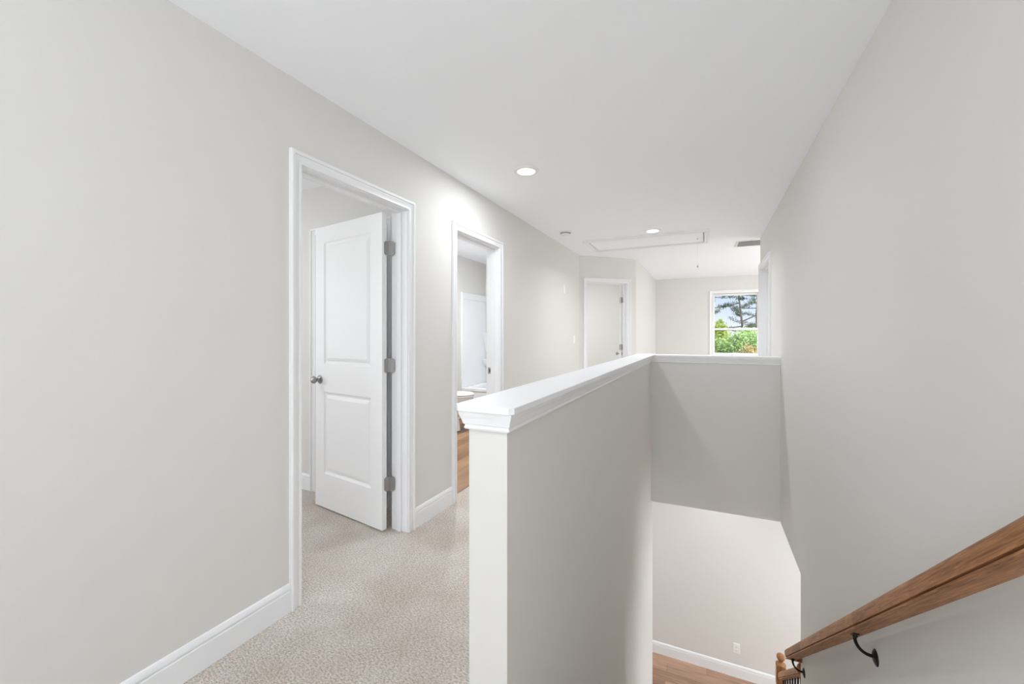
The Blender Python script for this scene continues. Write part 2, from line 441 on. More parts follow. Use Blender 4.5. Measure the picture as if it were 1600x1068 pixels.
# stair flight (goes down out of the picture)
mb = MB(); rise, run = 0.19, 0.245
for i in range(14):
    z = -rise * (i + 1); y = 1.10 + run * i
    xr = XR - .002 if y < 3.4 else XR + .09
    mb.box(HX1 + .002, xr, y - .0, y + run, z - .30, z - .03)
    mb.box(HX1 + .002, xr, y - .02, y + run, z - .03, z)
struct(mb.build('floor_stairs', M['carpet']))

# ------------------------------------------------------------------ baseboards
base('baseboard_left', [((XL, -2.6), (XL, D1[0] - .065), (1, 0), 0), ((XL, D1[1] + .065), (XL, D2[0] - .065), (1, 0), 0),
                        ((XL, D2[1] + .065), (XL, 6.06), (1, 0), 0)])
base('baseboard_stair', [((HX0, HY0), (HX0, RY1), (-1, 0), 0), ((HX0, HY0), (HX1, HY0), (0, -1), 0), ((HX0, RY1), (XR, RY1), (0, 1), 0)])
base('baseboard_right', [((XR, -2.6), (XR, 1.0), (-1, 0), 0), ((XR, RY1 + .02), (XR, D4[0] - .065), (-1, 0), 0)])
base('baseboard_far', [((-1.0, YF), (3.2, YF), (0, -1), 0), ((-1.0, 6.72), (-1.0, YF), (1, 0), 0)])
base('baseboard_bedroom', [((-5.0, 2.37), (-2.84 - .06, 2.37), (0, -1), 0)])
base('baseboard_lower', [((-4.0, YLOW), (4.2, YLOW), (0, -1), ZF)], 1.15)

# ------------------------------------------------------------------ door hardware builders
def knob(parent, p, n):
    """round door knob on a rose, p on the leaf face, n outward"""
    n = Vector(n)
    prof = [(0, 0), (.031, 0), (.031, .004), (.026, .009), (.012, .012), (.010, .022), (.012, .030), (.021, .036), (.0265, .045), (.0265, .052), (.022, .060), (.012, .0645), (0.0, .066)]
    o = MB().lathe(prof, p, n, 28).build('door_knob', M['nickel'], parent, smooth=True)
    o['label'] = 'satin nickel door knob'
    return o
def hinge(parent, pin, u, w, z, hgt=.089):
    """butt hinge, pin position xy, u = direction of one leaf plate, w = direction of the other"""
    mb = MB(); pin = Vector((pin[0], pin[1], 0)); u = Vector((u[0], u[1], 0)).normalized(); w = Vector((w[0], w[1], 0)).normalized()
    for d in (u, w):
        n = Vector((-d.y, d.x, 0)) * .0015
        r = .008; prof = []
        for (a, b) in ((.003, -hgt / 2), (.034 - r, -hgt / 2), (.034, -hgt / 2 + r), (.034, hgt / 2 - r), (.034 - r, hgt / 2), (.003, hgt / 2)):
            prof.append(pin + d * a + Vector((0, 0, z + b)))
        mb.rings([[q - n for q in prof], [q + n for q in prof]])
        for s in (-.03, 0, .03):
            mb.lathe([(0, -.0024), (.0035, -.0024), (.0035, .0024), (0, .0024)], pin + d * (.024 if s else .015) + Vector((0, 0, z + s)), n.normalized(), 10)
    mb.lathe([(0, -hgt / 2 - .004), (.004, -hgt / 2 - .003), (.0055, -hgt / 2), (.0055, -hgt / 6), (.005, -hgt / 6 + .0005), (.0055, -hgt / 6 + .001), (.0055, hgt / 6), (.005, hgt / 6 + .0005),
              (.0055, hgt / 6 + .001), (.0055, hgt / 2), (.004, hgt / 2 + .003), (0, hgt / 2 + .004)], (pin.x, pin.y, z), (0, 0, 1), 14)
    o = mb.build('hinge', M['nickel'], parent)
    o['label'] = 'dark nickel hinge'
    return o
def leaf_mesh(w, h, t=.035, panels=True):
    """two-panel moulded door leaf, local: x 0..w from the hinge, y 0..t, z 0..h"""
    mb = MB()
    if not panels:
        return mb.box(0, w, 0, t, 0, h)
    sx = .112
    rects = [(sx, w - sx, .245, .835), (sx, w - sx, 1.035, h - .115)]
    for side in (0, 1):
        ys = 0 if side == 0 else t
        d = 1 if side == 0 else -1
        xs = [0, sx, w - sx, w]; zs = [0, rects[0][2], rects[0][3], rects[1][2], rects[1][3], h]
        for i in range(3):
            for k in range(5):
                if i == 1 and k in (1, 3): continue
                mb.add([(xs[i], ys, zs[k]), (xs[i + 1], ys, zs[k]), (xs[i + 1], ys, zs[k + 1]), (xs[i], ys, zs[k + 1])], [(0, 1, 2, 3)])
        for x0, x1, z0, z1 in rects:
            rs = []
            for ins, dep in ((0, 0), (.004, .003), (.013, .0075), (.018, .0085), (.023, .0085), (.030, .005), (.042, .0025), (.046, .0015)):
                rs.append([(x0 + ins, ys + d * dep, z0 + ins), (x1 - ins, ys + d * dep, z0 + ins), (x1 - ins, ys + d * dep, z1 - ins), (x0 + ins, ys + d * dep, z1 - ins)])
            mb.rings(rs, cap=False)
            mb.add(rs[-1], [(0, 1, 2, 3)])
    mb.add([(0, 0, 0), (0, t, 0), (0, t, h), (0, 0, h), (w, 0, 0), (w, t, 0), (w, t, h), (w, 0, h)],
           [(0, 1, 2, 3), (4, 5, 6, 7), (0, 1, 5, 4), (3, 2, 6, 7)])
    return mb

def door_set(name, org, U, Nn, d, depth=WT, stop=None, inner=True):
    root = struct(empty(name, (Vector(org) + Vector(U) * (d[0] + d[1]) / 2)))
    inv = Matrix.Translation(-root.location)
    mb = casing_frame(MB(), org, U, Nn, d[0] - .005, d[1] + .005, 0, DH + .005)
    if inner: casing_frame(mb, Vector(org) - Vector(Nn) * depth, U, -Vector(Nn), d[0] - .005, d[1] + .005, 0, DH + .005)
    mb.xform(inv).build('casing', M['trim'], root, smooth=True)
    lining(MB(), org, U, Nn, d[0], d[1], 0, DH, depth + .001, stop=stop, out=.001).xform(inv).build('jamb', M['trim'], root, bevel=.0015)
    return root
def leaf(root, hinge_xy, angle, w, flip=False, knob_z=.92, hand=1, h=2.025, knobs=(0, 1)):
    """leaf as child of the door set; angle = direction of the leaf from the hinge in degrees"""
    mbx = leaf_mesh(w, h)
    a = math.radians(angle)
    Rm = Matrix.Translation(Vector((hinge_xy[0], hinge_xy[1], .012)) - root.location) @ Matrix.Rotation(a, 4, 'Z')
    if flip: mbx.xform(Matrix.Translation((0, -.035, 0)))
    lf = mbx.xform(Rm).build('door_leaf', M['doorpaint'], root)
    y0, y1 = (-.035, 0) if flip else (0, .035)
    Rn = Rm.to_3x3()
    if 0 in knobs: knob(lf, Rm @ Vector((w - .062, y0, knob_z)), Rn @ Vector((0, -1, 0)))
    if 1 in knobs: knob(lf, Rm @ Vector((w - .062, y1, knob_z)), Rn @ Vector((0, 1, 0)))
    mb = MB(); z = knob_z
    mb.box(w - .0005, w + .0012, y0 + .005, y1 - .005, z - .028, z + .028).box(w, w + .009, y0 + .011, y1 - .011, z - .008, z + .008)
    mb.xform(Rm).build('latch', M['nickel'], lf)
    return lf

# ---- door 1 (open, hinged on the far jamb)
dr1 = door_set('door_1', (XL, 0, 0), (0, 1, 0), (1, 0, 0), D1, stop=(.044, .080, .012))
HG = (-1.857, 2.098)
a1 = 170.7
w1 = .757
u1v = Vector((math.cos(math.radians(a1)), math.sin(math.radians(a1)), 0))
n1v = Vector((-u1v.y, u1v.x, 0))       # turns towards -Y side
# leaf's near face through A=(-1.868,2.051); local y axis = n1v
A1 = Vector((-1.868, 2.051, 0))
lf1 = leaf(dr1, (A1.x - n1v.x * .0, A1.y - n1v.y * .0), a1, w1, flip=False if n1v.y > 0 else True)
for z in (.30, 1.06, 1.812):
    hinge(dr1, (HG[0] - dr1.location.x + .006, HG[1] - dr1.location.y + .0), (.02, 1 * .0 + .0001) if False else (1, .35), (-.35, -1), z)

# ---- door 2 (bathroom, leaf folded back inside, out of sight)
dr2 = door_set('door_2', (XL, 0, 0), (0, 1, 0), (1, 0, 0), D2, stop=(.044, .080, .012))
mb = MB().box(-.112, -.080, -.0012, .0, -.028, .028)
mb = MB()
for (x0, x1, z0, z1) in ((-.020, .020, -.030, -.016), (-.020, .020, .016, .030), (-.020, -.010, -.016, .016), (.010, .020, -.016, .016)):
    mb.box(x0, x1, -.0022, 0, z0, z1)
o = mb.xform(Matrix.Translation(Vector((XL - .092, D2[1], .925)) - dr2.location)).build('strike_plate', M['nickel'], dr2)
o['label'] = 'metal strike plate'
MB().box(-.010, .010, -.0008, .0, -.016, .016).xform(Matrix.Translation(Vector((XL - .092, D2[1], .925)) - dr2.location)).build('strike_recess', M['slot'], o)
leaf(dr2, (XL - WT - .012, D2[0] + .002), 176, .705, knob_z=.92)

# ---- door 3 (in the diagonal wall, leaf seen edge-on)
dr3 = door_set('door_3', PD, UD, ND, D3, stop=(.044, .080, .012))
H3 = PD + UD * (D3[1] - .012) - ND * (WT + .012)
ray = math.degrees(math.atan2(H3.y, H3.x))
leaf(dr3, (H3.x, H3.y), ray - 0.5, D3[1] - D3[0] - .01, flip=False)
rv = Vector((math.cos(math.radians(ray)), math.sin(math.radians(ray)), 0))
for z in (.305, 1.06, 1.80):
    q = H3 - dr3.location - rv * .006
    hinge(dr3, (q.x, q.y), ND, (-rv.y, rv.x), z)

# ---- door 4 (right wall past the stairs, closed leaf)
dr4 = door_set('door_4', (XR, 0, 0), (0, 1, 0), (-1, 0, 0), D4, stop=(.044, .080, .012))
leaf(dr4, (XR + WT + .002, D4[0] + .003), 90, D4[1] - D4[0] - .006, flip=True)

# ---- door 5: closet door in the bedroom, mostly behind the open leaf
D5 = (-2.835, -2.12)
dr5 = struct(empty('door_5', (-2.45, 2.37, 0)))
casing_frame(MB(), (0, 2.37, 0), (1, 0, 0), (0, -1, 0), D5[0] - .005, D5[1] + .005, 0, DH + .005).xform(Matrix.Translation((2.45, -2.37, 0))).build('casing', M['trim'], dr5, smooth=True)
lining(MB(), (0, 2.37, 0), (1, 0, 0), (0, -1, 0), D5[0], D5[1], 0, DH, .119, out=.001).xform(Matrix.Translation((2.45, -2.37, 0))).build('jamb', M['trim'], dr5)
MB().box(D5[0] + .003, D5[1] - .003, 2.40, 2.435, .012, 2.03).xform(Matrix.Translation((2.45, -2.37, 0))).build('door_leaf', M['doorpaint'], dr5)

# ------------------------------------------------------------------ window in the far wall
wn = struct(empty('window_1', ((WIN[0] + WIN[1]) / 2, YF, WIN[2])))
inv = Matrix.Translation(-wn.location)
x0, x1, z0, z1 = WIN
casing_frame(MB(), (0, YF, 0), (1, 0, 0), (0, -1, 0), x0 - .004, x1 + .004, z0, z1 + .004, closed=True).xform(inv).build('casing', M['trim'], wn, smooth=True)
lining(MB(), (0, YF, 0), (1, 0, 0), (0, -1, 0), x0, x1, z0, z1, .139, t=.018, out=.001, floor=True).xform(inv).build('jamb', M['trim'], wn)
zm = 1.372
def sash(y, za, zb, fr):
    mb = MB()
    mb.box(x0 + .004, x0 + fr, y, y + .03, za, zb).box(x1 - fr, x1 - .004, y, y + .03, za, zb)
    mb.box(x0 + fr, x1 - fr, y, y + .03, za, za + fr).box(x0 + fr, x1 - fr, y, y + .03, zb - fr, zb)
    s = mb.xform(inv).build('sash', M['plastic'], wn, bevel=.002)
    MB().box(x0 + fr - .003, x1 - fr + .003, y + .013, y + .017, za + fr - .003, zb - fr + .003).xform(inv).build('pane', M['glass'], s)
sash(YF + .035, z0 + .003, zm + .016, .036)
sash(YF + .068, zm - .016, z1 - .003, .036)
MB().box(.50, .56, YF + .022, YF + .036, zm + .008, zm + .02).xform(inv).build('sash_lock', M['plastic'], wn)

# ------------------------------------------------------------------ ceiling fittings
def downlight(x, y, z, watts, label=None, group='recessed ceiling lights', r=.062, color=(1, .965, .90), spread=180):
    t = empty('recessed_light', (x, y, z))
    MB().lathe([(r, -.001), (r + .002, -.009), (r + .012, -.010), (r + .030, -.004), (r + .032, 0), (r, 0), (r, -.001)], (0, 0, 0), seg=48).build('trim_ring', M['plastic'], t, smooth=True)
    MB().lathe([(0, -.0035), (r - .004, -.0035), (r + .001, -.002), (r + .001, -.0005), (0, -.0005)], (0, 0, 0), seg=48).build('lens', M['lens'], t)
    l = area('lamp_light', (0, 0, -.012), (0, 0, -1), r * 2 - .008, r * 2 - .008, watts, color, 'DISK', spread)
    l.parent = t
    tag(t, label, 'ceiling light', group)
    return t
downlight(-1.18, 2.77, ZC, 8.5, 'larger looking lit recessed ceiling light above the hallway, nearer of the two', color=(0.93, 0.965, 1.0))
downlight(-0.555, 4.97, ZC, 12.5, 'lit recessed ceiling light just in front of the attic hatch', color=(0.93, 0.965, 1.0), spread=150)
downlight(-0.18, .02, ZC, 2.5, 'lit recessed ceiling light above the landing at the head of the stairs', color=(0.93, 0.965, 1.0))
downlight(1.9, 7.6, ZC, 36, 'added fill light recessed in the loft ceiling, out of view', color=(0.95, 0.975, 1.0))  # hidden lamp added to brighten the loft
downlight(-3.2, 1.1, ZC, 6, 'added fill light recessed in the ceiling of the bedroom behind the first door, out of view', color=(0.96, 0.98, 1.0))  # unseen lamp added so the bedroom reads bright
downlight(-2.6, 4.2, ZC, 30, 'added fill light recessed in the bathroom ceiling, out of view', color=(0.90, 0.95, 1.0))  # unseen lamp added to light the bathroom
downlight(-2.9, 7.9, ZC, 15.5, 'added fill light recessed in the far bedroom ceiling, out of view', color=(0.96, 0.98, 1.0))  # unseen lamp added to light the room behind the diagonal wall
downlight(0.1, 5.10, ZS, 3, 'lit recessed ceiling light on the lower floor near the far wall', color=(0.93, 0.965, 1.0))
downlight(2.2, 4.3, ZS, 42, 'added fill light recessed in the lower floor ceiling right of the stairs, out of view', color=(0.88, 0.965, 1.0))  # unseen lamp added to brighten the lower floor from the right
downlight(-2.2, 5.0, ZS, 27, 'added fill light recessed in the lower floor ceiling left of the stairs, out of view', color=(0.89, 0.965, 1.0))  # unseen lamp added to brighten the lower floor from the left

def fill_torchiere(x, y, watts, label):  # unseen uplighters added as fill for the ceiling and stairwell
    t = tag(empty('fill_floor_lamp', (x, y, 0)), label, 'floor lamp', 'added uplighter fill lamps')
    MB().lathe([(0, 0), (.14, 0), (.14, .012), (.03, .028), (0, .03)], (0, 0, .0), seg=36).build('base', M['nickel'], t, smooth=True)
    MB().lathe([(0, .02), (.011, .02), (.011, 1.66), (0, 1.66)], (0, 0, 0), seg=16).build('pole', M['nickel'], t, smooth=True)
    MB().lathe([(0, 1.64), (.05, 1.645), (.14, 1.70), (.17, 1.76), (.166, 1.76), (.135, 1.705), (.05, 1.66), (0, 1.655)], (0, 0, 0), seg=40).build('lamp_shade', M['plastic'], t, smooth=True)
    l = area('fill_uplight', (0, 0, 1.74), (0, 0, 1), .26, .26, watts, (0.92, 0.96, 1.0), 'DISK'); l.parent = t
fill_torchiere(0.28, -0.75, 8, 'added nickel uplighter fill lamp, unseen on the landing close to the right wall')
fill_torchiere(-1.2, -1.7, 2, 'added nickel uplighter fill lamp, unseen in the hallway corner behind the stair head')
fill_torchiere(2.3, 6.6, 15, 'added nickel uplighter fill lamp, unseen in the right part of the loft')

# smoke detector
sd = tag(empty('smoke_detector', (-1.475, 4.62, ZC)), 'small round white smoke detector on the ceiling close to the left wall', 'smoke detector')
MB().lathe([(0, 0), (.068, 0), (.068, -.006), (.062, -.010), (0, -.010)], (0, 0, 0), seg=36).build('mounting_base', M['plastic'], sd, smooth=True)
MB().lathe([(.056, -.010), (.056, -.026), (.050, -.034), (.020, -.038), (0, -.038)], (0, 0, 0), seg=36).build('cover', M['plastic'], sd, smooth=True)
mb = MB()
for i in range(18):
    a = i * math.pi / 9
    mb.xform(Matrix.Identity(4))
    q = MB().box(.0555, .0575, -.006, .006, -.024, -.013).xform(Matrix.Rotation(a, 4, 'Z'))
    mb.add(q.v, q.f)
mb.build('vent_slots', M['slot'], sd)

# attic hatch with frame, panel and pull cord
hx0, hx1, hy0, hy1 = -1.415, .027, 5.145, 5.83
ht = tag(empty('attic_hatch', ((hx0 + hx1) / 2, (hy0 + hy1) / 2, ZC)), 'long white attic stair hatch framed in the hallway ceiling with a hanging pull cord', 'attic hatch')
inv = Matrix.Translation(-ht.location)
cs = [(hx0, hy0), (hx1, hy0), (hx1, hy1), (hx0, hy1), (hx0, hy0)]
sg = [(1, 1), (-1, 1), (-1, -1), (1, -1), (1, 1)]
pr = [(0, 0), (0, -.024), (.005, -.027), (.016, -.027), (.022, -.021), (.038, -.019), (.044, -.024), (.053, -.024), (.055, 0)]
MB().rings([[(c[0] + s[0] * a, c[1] + s[1] * a, ZC + b) for a, b in pr] for c, s in zip(cs, sg)]).xform(inv).build('hatch_frame', M['trim'], ht, smooth=True)
MB().box(hx0 + .052, hx1 - .052, hy0 + .052, hy1 - .052, ZC - .005, ZC - .0005).xform(inv).build('hatch_gap_shade', M['slot'], ht)  # dark sheet, its colour stands in for shade in the gap around the panel
MB().box(hx0 + .062, hx1 - .062, hy0 + .064, hy1 - .062, ZC - .012, ZC - .005).xform(inv).build('hatch_panel', M['ceiling'], ht)
pc = MB().tube([(-.10, 5.565, ZC - .012), (-.10, 5.565, ZC - .34)], .0015, 6).xform(inv).build('pull_cord', M['plastic'], ht)
MB().lathe([(0, -.030), (.006, -.028), (.008, -.018), (.004, -.004), (0, 0)], (-.10, 5.565, ZC - .335), seg=14).xform(inv).build('cord_bead', M['nickel'], pc, smooth=True)
MB().lathe([(0, -.006), (.009, -.005), (.010, 0), (0, 0)], (-.10, 5.565, ZC - .012), seg=16).xform(inv).build('cord_eyelet', M['nickel'], pc)

# ceiling vent
vt = tag(empty('ceiling_vent', (.53, 6.155, ZC)), 'white louvred air vent in the ceiling next to the right wall corner', 'air vent')
cs = [(-.19, -.19), (.19, -.19), (.19, .19), (-.19, .19), (-.19, -.19)]
MB().rings([[(c[0] + s[0] * a, c[1] + s[1] * a, b) for a, b in ((0, 0), (0, -.004), (.006, -.009), (.028, -.010), (.030, 0))] for c, s in zip(cs, sg)]).build('vent_frame', M['plastic'], vt)
MB().box(-.158, .158, -.158, .158, -.001, -.0002).build('duct_opening', M['duct'], vt)
for i in range(10):
    y = -.142 + i * .0315
    MB().add([(-.159, y + .018, -.003), (.159, y + .018, -.003), (.159, y, -.016), (-.159, y, -.016),
              (-.159, y + .0195, -.002), (.159, y + .0195, -.002), (.159, y + .0015, -.015), (-.159, y + .0015, -.015)],
             [(0, 1, 2, 3), (7, 6, 5, 4), (0, 4, 5, 1), (1, 5, 6, 2), (2, 6, 7, 3), (3, 7, 4, 0)]).build('louvre', M['plastic'], vt)

# ------------------------------------------------------------------ wall plates
def rounded_plate(mb, w, h, d):
    mb.rings([[(-w, 0, -h), (w, 0, -h), (w, 0, h), (-w, 0, h)], [(-w, -d * .6, -h), (w, -d * .6, -h), (w, -d * .6, h), (-w, -d * .6, h)],
              [(-w + .003, -d, -h + .003), (w - .003, -d, -h + .003), (w - .003, -d, h - .003), (-w + .003, -d, h - .003)]])
    return mb
def switch(loc, rz, label):
    t = tag(empty('light_switch', loc, rz), label, 'light switch')
    rounded_plate(MB(), .036, .058, .006).build('cover_plate', M['plastic'], t)
    MB().box(-.0165, .0165, -.0085, -.0055, -.033, .033).build('rocker', M['plastic'], t, bevel=.001)
    return t
switch((XL, 5.80, 1.19), math.radians(90), 'white rocker light switch on the left wall just before the diagonal doorway')
dc = tag(empty('wall_plate', (XL, 5.336, 1.865), math.radians(90)), 'small blank white cover plate high on the left wall', 'wall plate')
rounded_plate(MB(), .035, .060, .006).build('cover', M['plastic'], dc)
MB().lathe([(0, -.0006), (.003, -.0006), (.003, 0), (0, 0)], (0, -.006, .042), (0, 1, 0), 10).build('screw', M['nickel'], dc)
MB().lathe([(0, -.0006), (.003, -.0006), (.003, 0), (0, 0)], (0, -.006, -.042), (0, 1, 0), 10).build('screw', M['nickel'], dc)
ol = tag(empty('power_outlet', (.325, YLOW, -2.51)), 'white double power outlet low on the wall of the lower floor', 'power outlet')
rounded_plate(MB(), .037, .060, .006).build('cover_plate', M['plastic'], ol)
for s in (-1, 1):
    rc = MB().box(-.0165, .0165, -.0075, -.0055, s * .0215 - .0135, s * .0215 + .0135).build('receptacle', M['plastic'], ol, bevel=.001)
    MB().box(-.007, -.005, -.0078, -.0072, s * .0215 - .001, s * .0215 + .008).box(.005, .007, -.0078, -.0072, s * .0215, s * .0215 + .007).box(-.002, .002, -.0078, -.0072, s * .0215 - .009, s * .0215 - .005).build('slots', M['slot'], rc)

# ------------------------------------------------------------------ hand rail on the right wall
SL = 0.78; ANG = math.atan(SL)
def rail_profile():
    # (across, up) mm, closed, counter clockwise; grooved sides and a crowned top
    half = [(0, 0), (23.5, 0), (26.5, 1.5), (27.2, 4), (27, 6), (20.5, 7), (19.5, 8.5), (20, 11), (27.5, 12), (28.6, 18), (29, 28), (29.2, 38), (27.5, 47), (22, 55), (13, 60), (0, 62)]
    pts = [(x / 1000, z / 1000) for x, z in half]
    return pts + [(-x, z) for x, z in pts[-2:0:-1]]
def rail(mtx, length, name, parent, ret=0):
    pr = rail_profile(); R_ = [[(0, a, b) for a, b in pr], [(length + (a if ret else 0), a, b) for a, b in pr]]
    if ret: R_.append([(length + a, -ret, b) for a, b in pr])
    mb = MB().rings(R_)
    o = mb.build(name, M['oak'], parent, smooth=True)
    o.matrix_local = mtx
    return o
def slope_mtx(y0, z0, x):
    # local x runs down the slope (+Y, -Z), local y across (+X side), local z perpendicular up
    ex = Vector((0, math.cos(ANG), -math.sin(ANG))); ez = Vector((0, math.sin(ANG), math.cos(ANG))); ey = ez.cross(ex)
    m = Matrix((ex, ey, ez)).transposed().to_4x4(); m.translation = Vector((x, y0, z0)); return m
zb = lambda y: .790 - SL * (y - 1.15)        # underside of the rail
hr = tag(empty('handrail', (XR, 2.05, zb(2.05) - .08)), 'oak handrail on dark brackets sloping down the right wall of the stairs', 'handrail')
inv = Matrix.Translation(-hr.location)
RXC = .529
ys = .62; ye = 3.47
rail(inv @ slope_mtx(ys, zb(ys), RXC), (ye - ys) / math.cos(ANG) - .03, 'rail', hr, XR - RXC)
for yb in (2.06, 3.37):
    zz = zb(yb)
    mb = MB()
    pts = []
    for k in range(13):
        t = k / 12 * math.pi / 2
        pts.append((RXC + .052 * (1 - math.cos(t)) , yb, zz - .012 - .058 * math.sin(t)))
    pts.append((XR - .008, yb, zz - .071))
    mb.tube(pts, [.0062] * len(pts), 12)
    br = mb.xform(inv).build('bracket', M['darkmetal'], hr, smooth=True)
    MB().lathe([(0, 0), (.030, 0), (.029, -.003), (.020, -.008), (.009, -.011), (0, -.011)], (XR, yb, zz - .073), (1, 0, 0), 28).xform(inv).build('wall_rose', M['darkmetal'], br, smooth=True)
    m2 = inv @ slope_mtx(yb, zz, RXC)
    MB().box(-.024, .024, -.011, .011, -.0045, .0).lathe([(0, -.014), (.007, -.013), (.009, -.005), (.009, 0), (0, 0)], (0, 0, 0), seg=16).xform(m2).build('saddle', M['darkmetal'], br, bevel=.002)

# balustrade at the open foot of the stairs
BX = .635
zr = lambda y: -1.115 - SL * (y - 3.5)
bl = tag(empty('balustrade', (BX, 4.05, ZF)), 'oak topped balustrade of thin black iron balusters with a turned newel at the stair foot', 'balustrade')
inv = Matrix.Translation(-bl.location)
rail(inv @ slope_mtx(3.50, zr(3.50), BX), (4.60 - 3.50) / math.cos(ANG), 'rail', bl)
MB().lathe([(0, 0), (.062, 0), (.062, .010), (.054, .018), (.042, .024), (0, .024)], (BX, 3.492, zr(3.50) + .035), (0, 1, 0), 32).xform(inv).build('rosette', M['oak_post'], bl, smooth=True)
y = 3.60; k = 0
while y < 4.56:
    i = max(0, int((y - 1.10) / run)); zt = -rise * (i + 1)
    MB().box(BX - .0065, BX + .0065, y - .0065, y + .0065, zt, zr(y) + .008).box(BX - .012, BX + .012, y - .012, y + .012, zt, zt + .022).xform(inv).build('baluster', M['iron'], bl, bevel=.001)
    y += .1125
npr = [(.040, 0), (.040, .30), (.042, .31), (.036, .33), (.030, .36), (.036, .40), (.034, .55), (.028, .70), (.026, .78), (.032, .80), (.037, .81)]
nw = MB().box(-.041, .041, -.041, .041, 0, .34)
nw.lathe([(.0, .30), (.038, .34), (.034, .37), (.028, .39), (.036, .43), (.035, .58), (.028, .74), (.030, .77), (.037, .785), (.037, .80), (0, .80)], (0, 0, 0), seg=28)
nw.box(-.038, .038, -.038, .038, .80, .99)
nw.xform(Matrix.Translation((BX, 4.645, ZF)) @ Matrix.Identity(4)).xform(inv)
np_ = nw.build('newel_post', M['oak_post'], bl, bevel=.003)
MB().lathe([(.0, .99), (.043, .99), (.043, 1.0), (.030, 1.012), (.018, 1.018), (.016, 1.024), (.024, 1.034), (.033, 1.048), (.036, 1.062), (.033, 1.077), (.022, 1.090), (.006, 1.096), (0, 1.097)], (BX, 4.645, ZF), seg=28).xform(inv).build('newel_cap', M['oak_post'], np_, smooth=True)

# ------------------------------------------------------------------ bathroom
TY0, TY1, TX0, TX1 = 5.39, 6.17, -3.37, -1.85
tb = tag(empty('bathtub', (TX0, TY0, 0)), 'white alcove bathtub at the far end of the bathroom', 'bathtub')
inv = Matrix.Translation(-tb.location)
mb = MB(); RZ = .46
outer = lambda ins, z: [(TX0 + .004 + ins, TY0 + ins, z), (TX1 - .004 - ins, TY0 + ins, z), (TX1 - .004 - ins, TY1 - .004 - ins, z), (TX0 + .004 + ins, TY1 - .004 - ins, z)]
mb.rings([outer(0.012, 0), outer(.012, RZ - .05), outer(0, RZ - .045), outer(0, RZ - .006), outer(.006, RZ), outer(.065, RZ), outer(.078, RZ - .012), outer(.11, .16), outer(.17, .11)], cap=False)
mb.add(outer(.17, .11), [(0, 1, 2, 3)])
mb.xform(inv).build('tub_body', M['acrylic'], tb, bevel=.004)
sr = tag(empty('tub_surround', (TX0, TY1, RZ)), 'glossy white tub surround panels with moulded corner shelves above the bath', 'tub surround')
inv = Matrix.Translation(-sr.location)
ZT = 1.90
mb = MB()
mb.box(TX0, TX0 + .012, TY0 + .0, TY1, RZ + .001, ZT)
mb.box(TX0 + .012, TX0 + .026, TY0, TY0 + .05, RZ + .001, ZT)
mb.box(TX0 + .012, TX0 + .026, TY0 + .05, TY1, ZT - .10, ZT)
mb.xform(inv).build('side_panel', M['acrylic'], sr, bevel=.003)
mb = MB().box(TX0 + .026, TX1 - .012, TY1 - .012, TY1, RZ + .001, ZT)
mb.box(TX0 + .026, TX1 - .012, TY1 - .026, TY1 - .012, ZT - .10, ZT)
mb.xform(inv).build('back_panel', M['acrylic'], sr, bevel=.003)
for zt in (1.29, .86):
    mb = MB(); rs = []
    for zz, rr in ((zt - .30 if zt > 1 else zt - .14, .02), (zt - .10, .09), (zt - .02, .15), (zt, .155)):
        rs.append([(TX0 + .013, TY1 - .013, zz)] + [(TX0 + .013 + rr * math.sin(a), TY1 - .013 - rr * math.cos(a), zz) for a in [i * math.pi / 16 for i in range(9)]])
    mb.rings(rs).xform(inv).build('corner_shelf', M['acrylic'], sr, smooth=True)

# toilet: tank against the left bathroom wall, bowl pointing to the right
tl = tag(empty('toilet', (-3.37, 4.66, 0)), 'white toilet with closed lid standing in front of the bathtub', 'toilet')
def ell(cx, rx, ry, z, n=32, k=1.0):
    return [(cx + rx * math.cos(2 * math.pi * i / n) * (1 if math.cos(2 * math.pi * i / n) > 0 else k), ry * math.sin(2 * math.pi * i / n), z) for i in range(n)]
MB().rings([ell(.27, .17, .10, 0), ell(.27, .165, .095, .06), ell(.27, .14, .085, .18), ell(.33, .17, .115, .30), ell(.385, .225, .17, .38), ell(.385, .235, .182, .435), ell(.385, .235, .182, .445)]).build('bowl', M['porcelain'], tl, smooth=True)
MB().rings([ell(.385, .24, .186, .450), ell(.385, .244, .190, .455), ell(.385, .244, .190, .466), ell(.385, .238, .185, .470)]).build('seat', M['porcelain'], tl, smooth=True)
MB().rings([ell(.385, .240, .187, .474), ell(.385, .246, .192, .479), ell(.385, .246, .192, .489), ell(.385, .235, .180, .499), ell(.385, .12, .1, .503)]).build('lid', M['porcelain'], tl, smooth=True)
MB().box(.006, .185, -.215, .215, .40, .76).build('tank', M['porcelain'], tl, bevel=.02)
MB().box(.002, .195, -.222, .222, .761, .79).build('tank_lid', M['porcelain'], tl, bevel=.008)

# ------------------------------------------------------------------ outdoors seen through the window
GZ = -3.3
struct(MB().box(-90, 90, YF + .6, 160, GZ - .2, GZ).build('floor_lawn', M['lawn']))

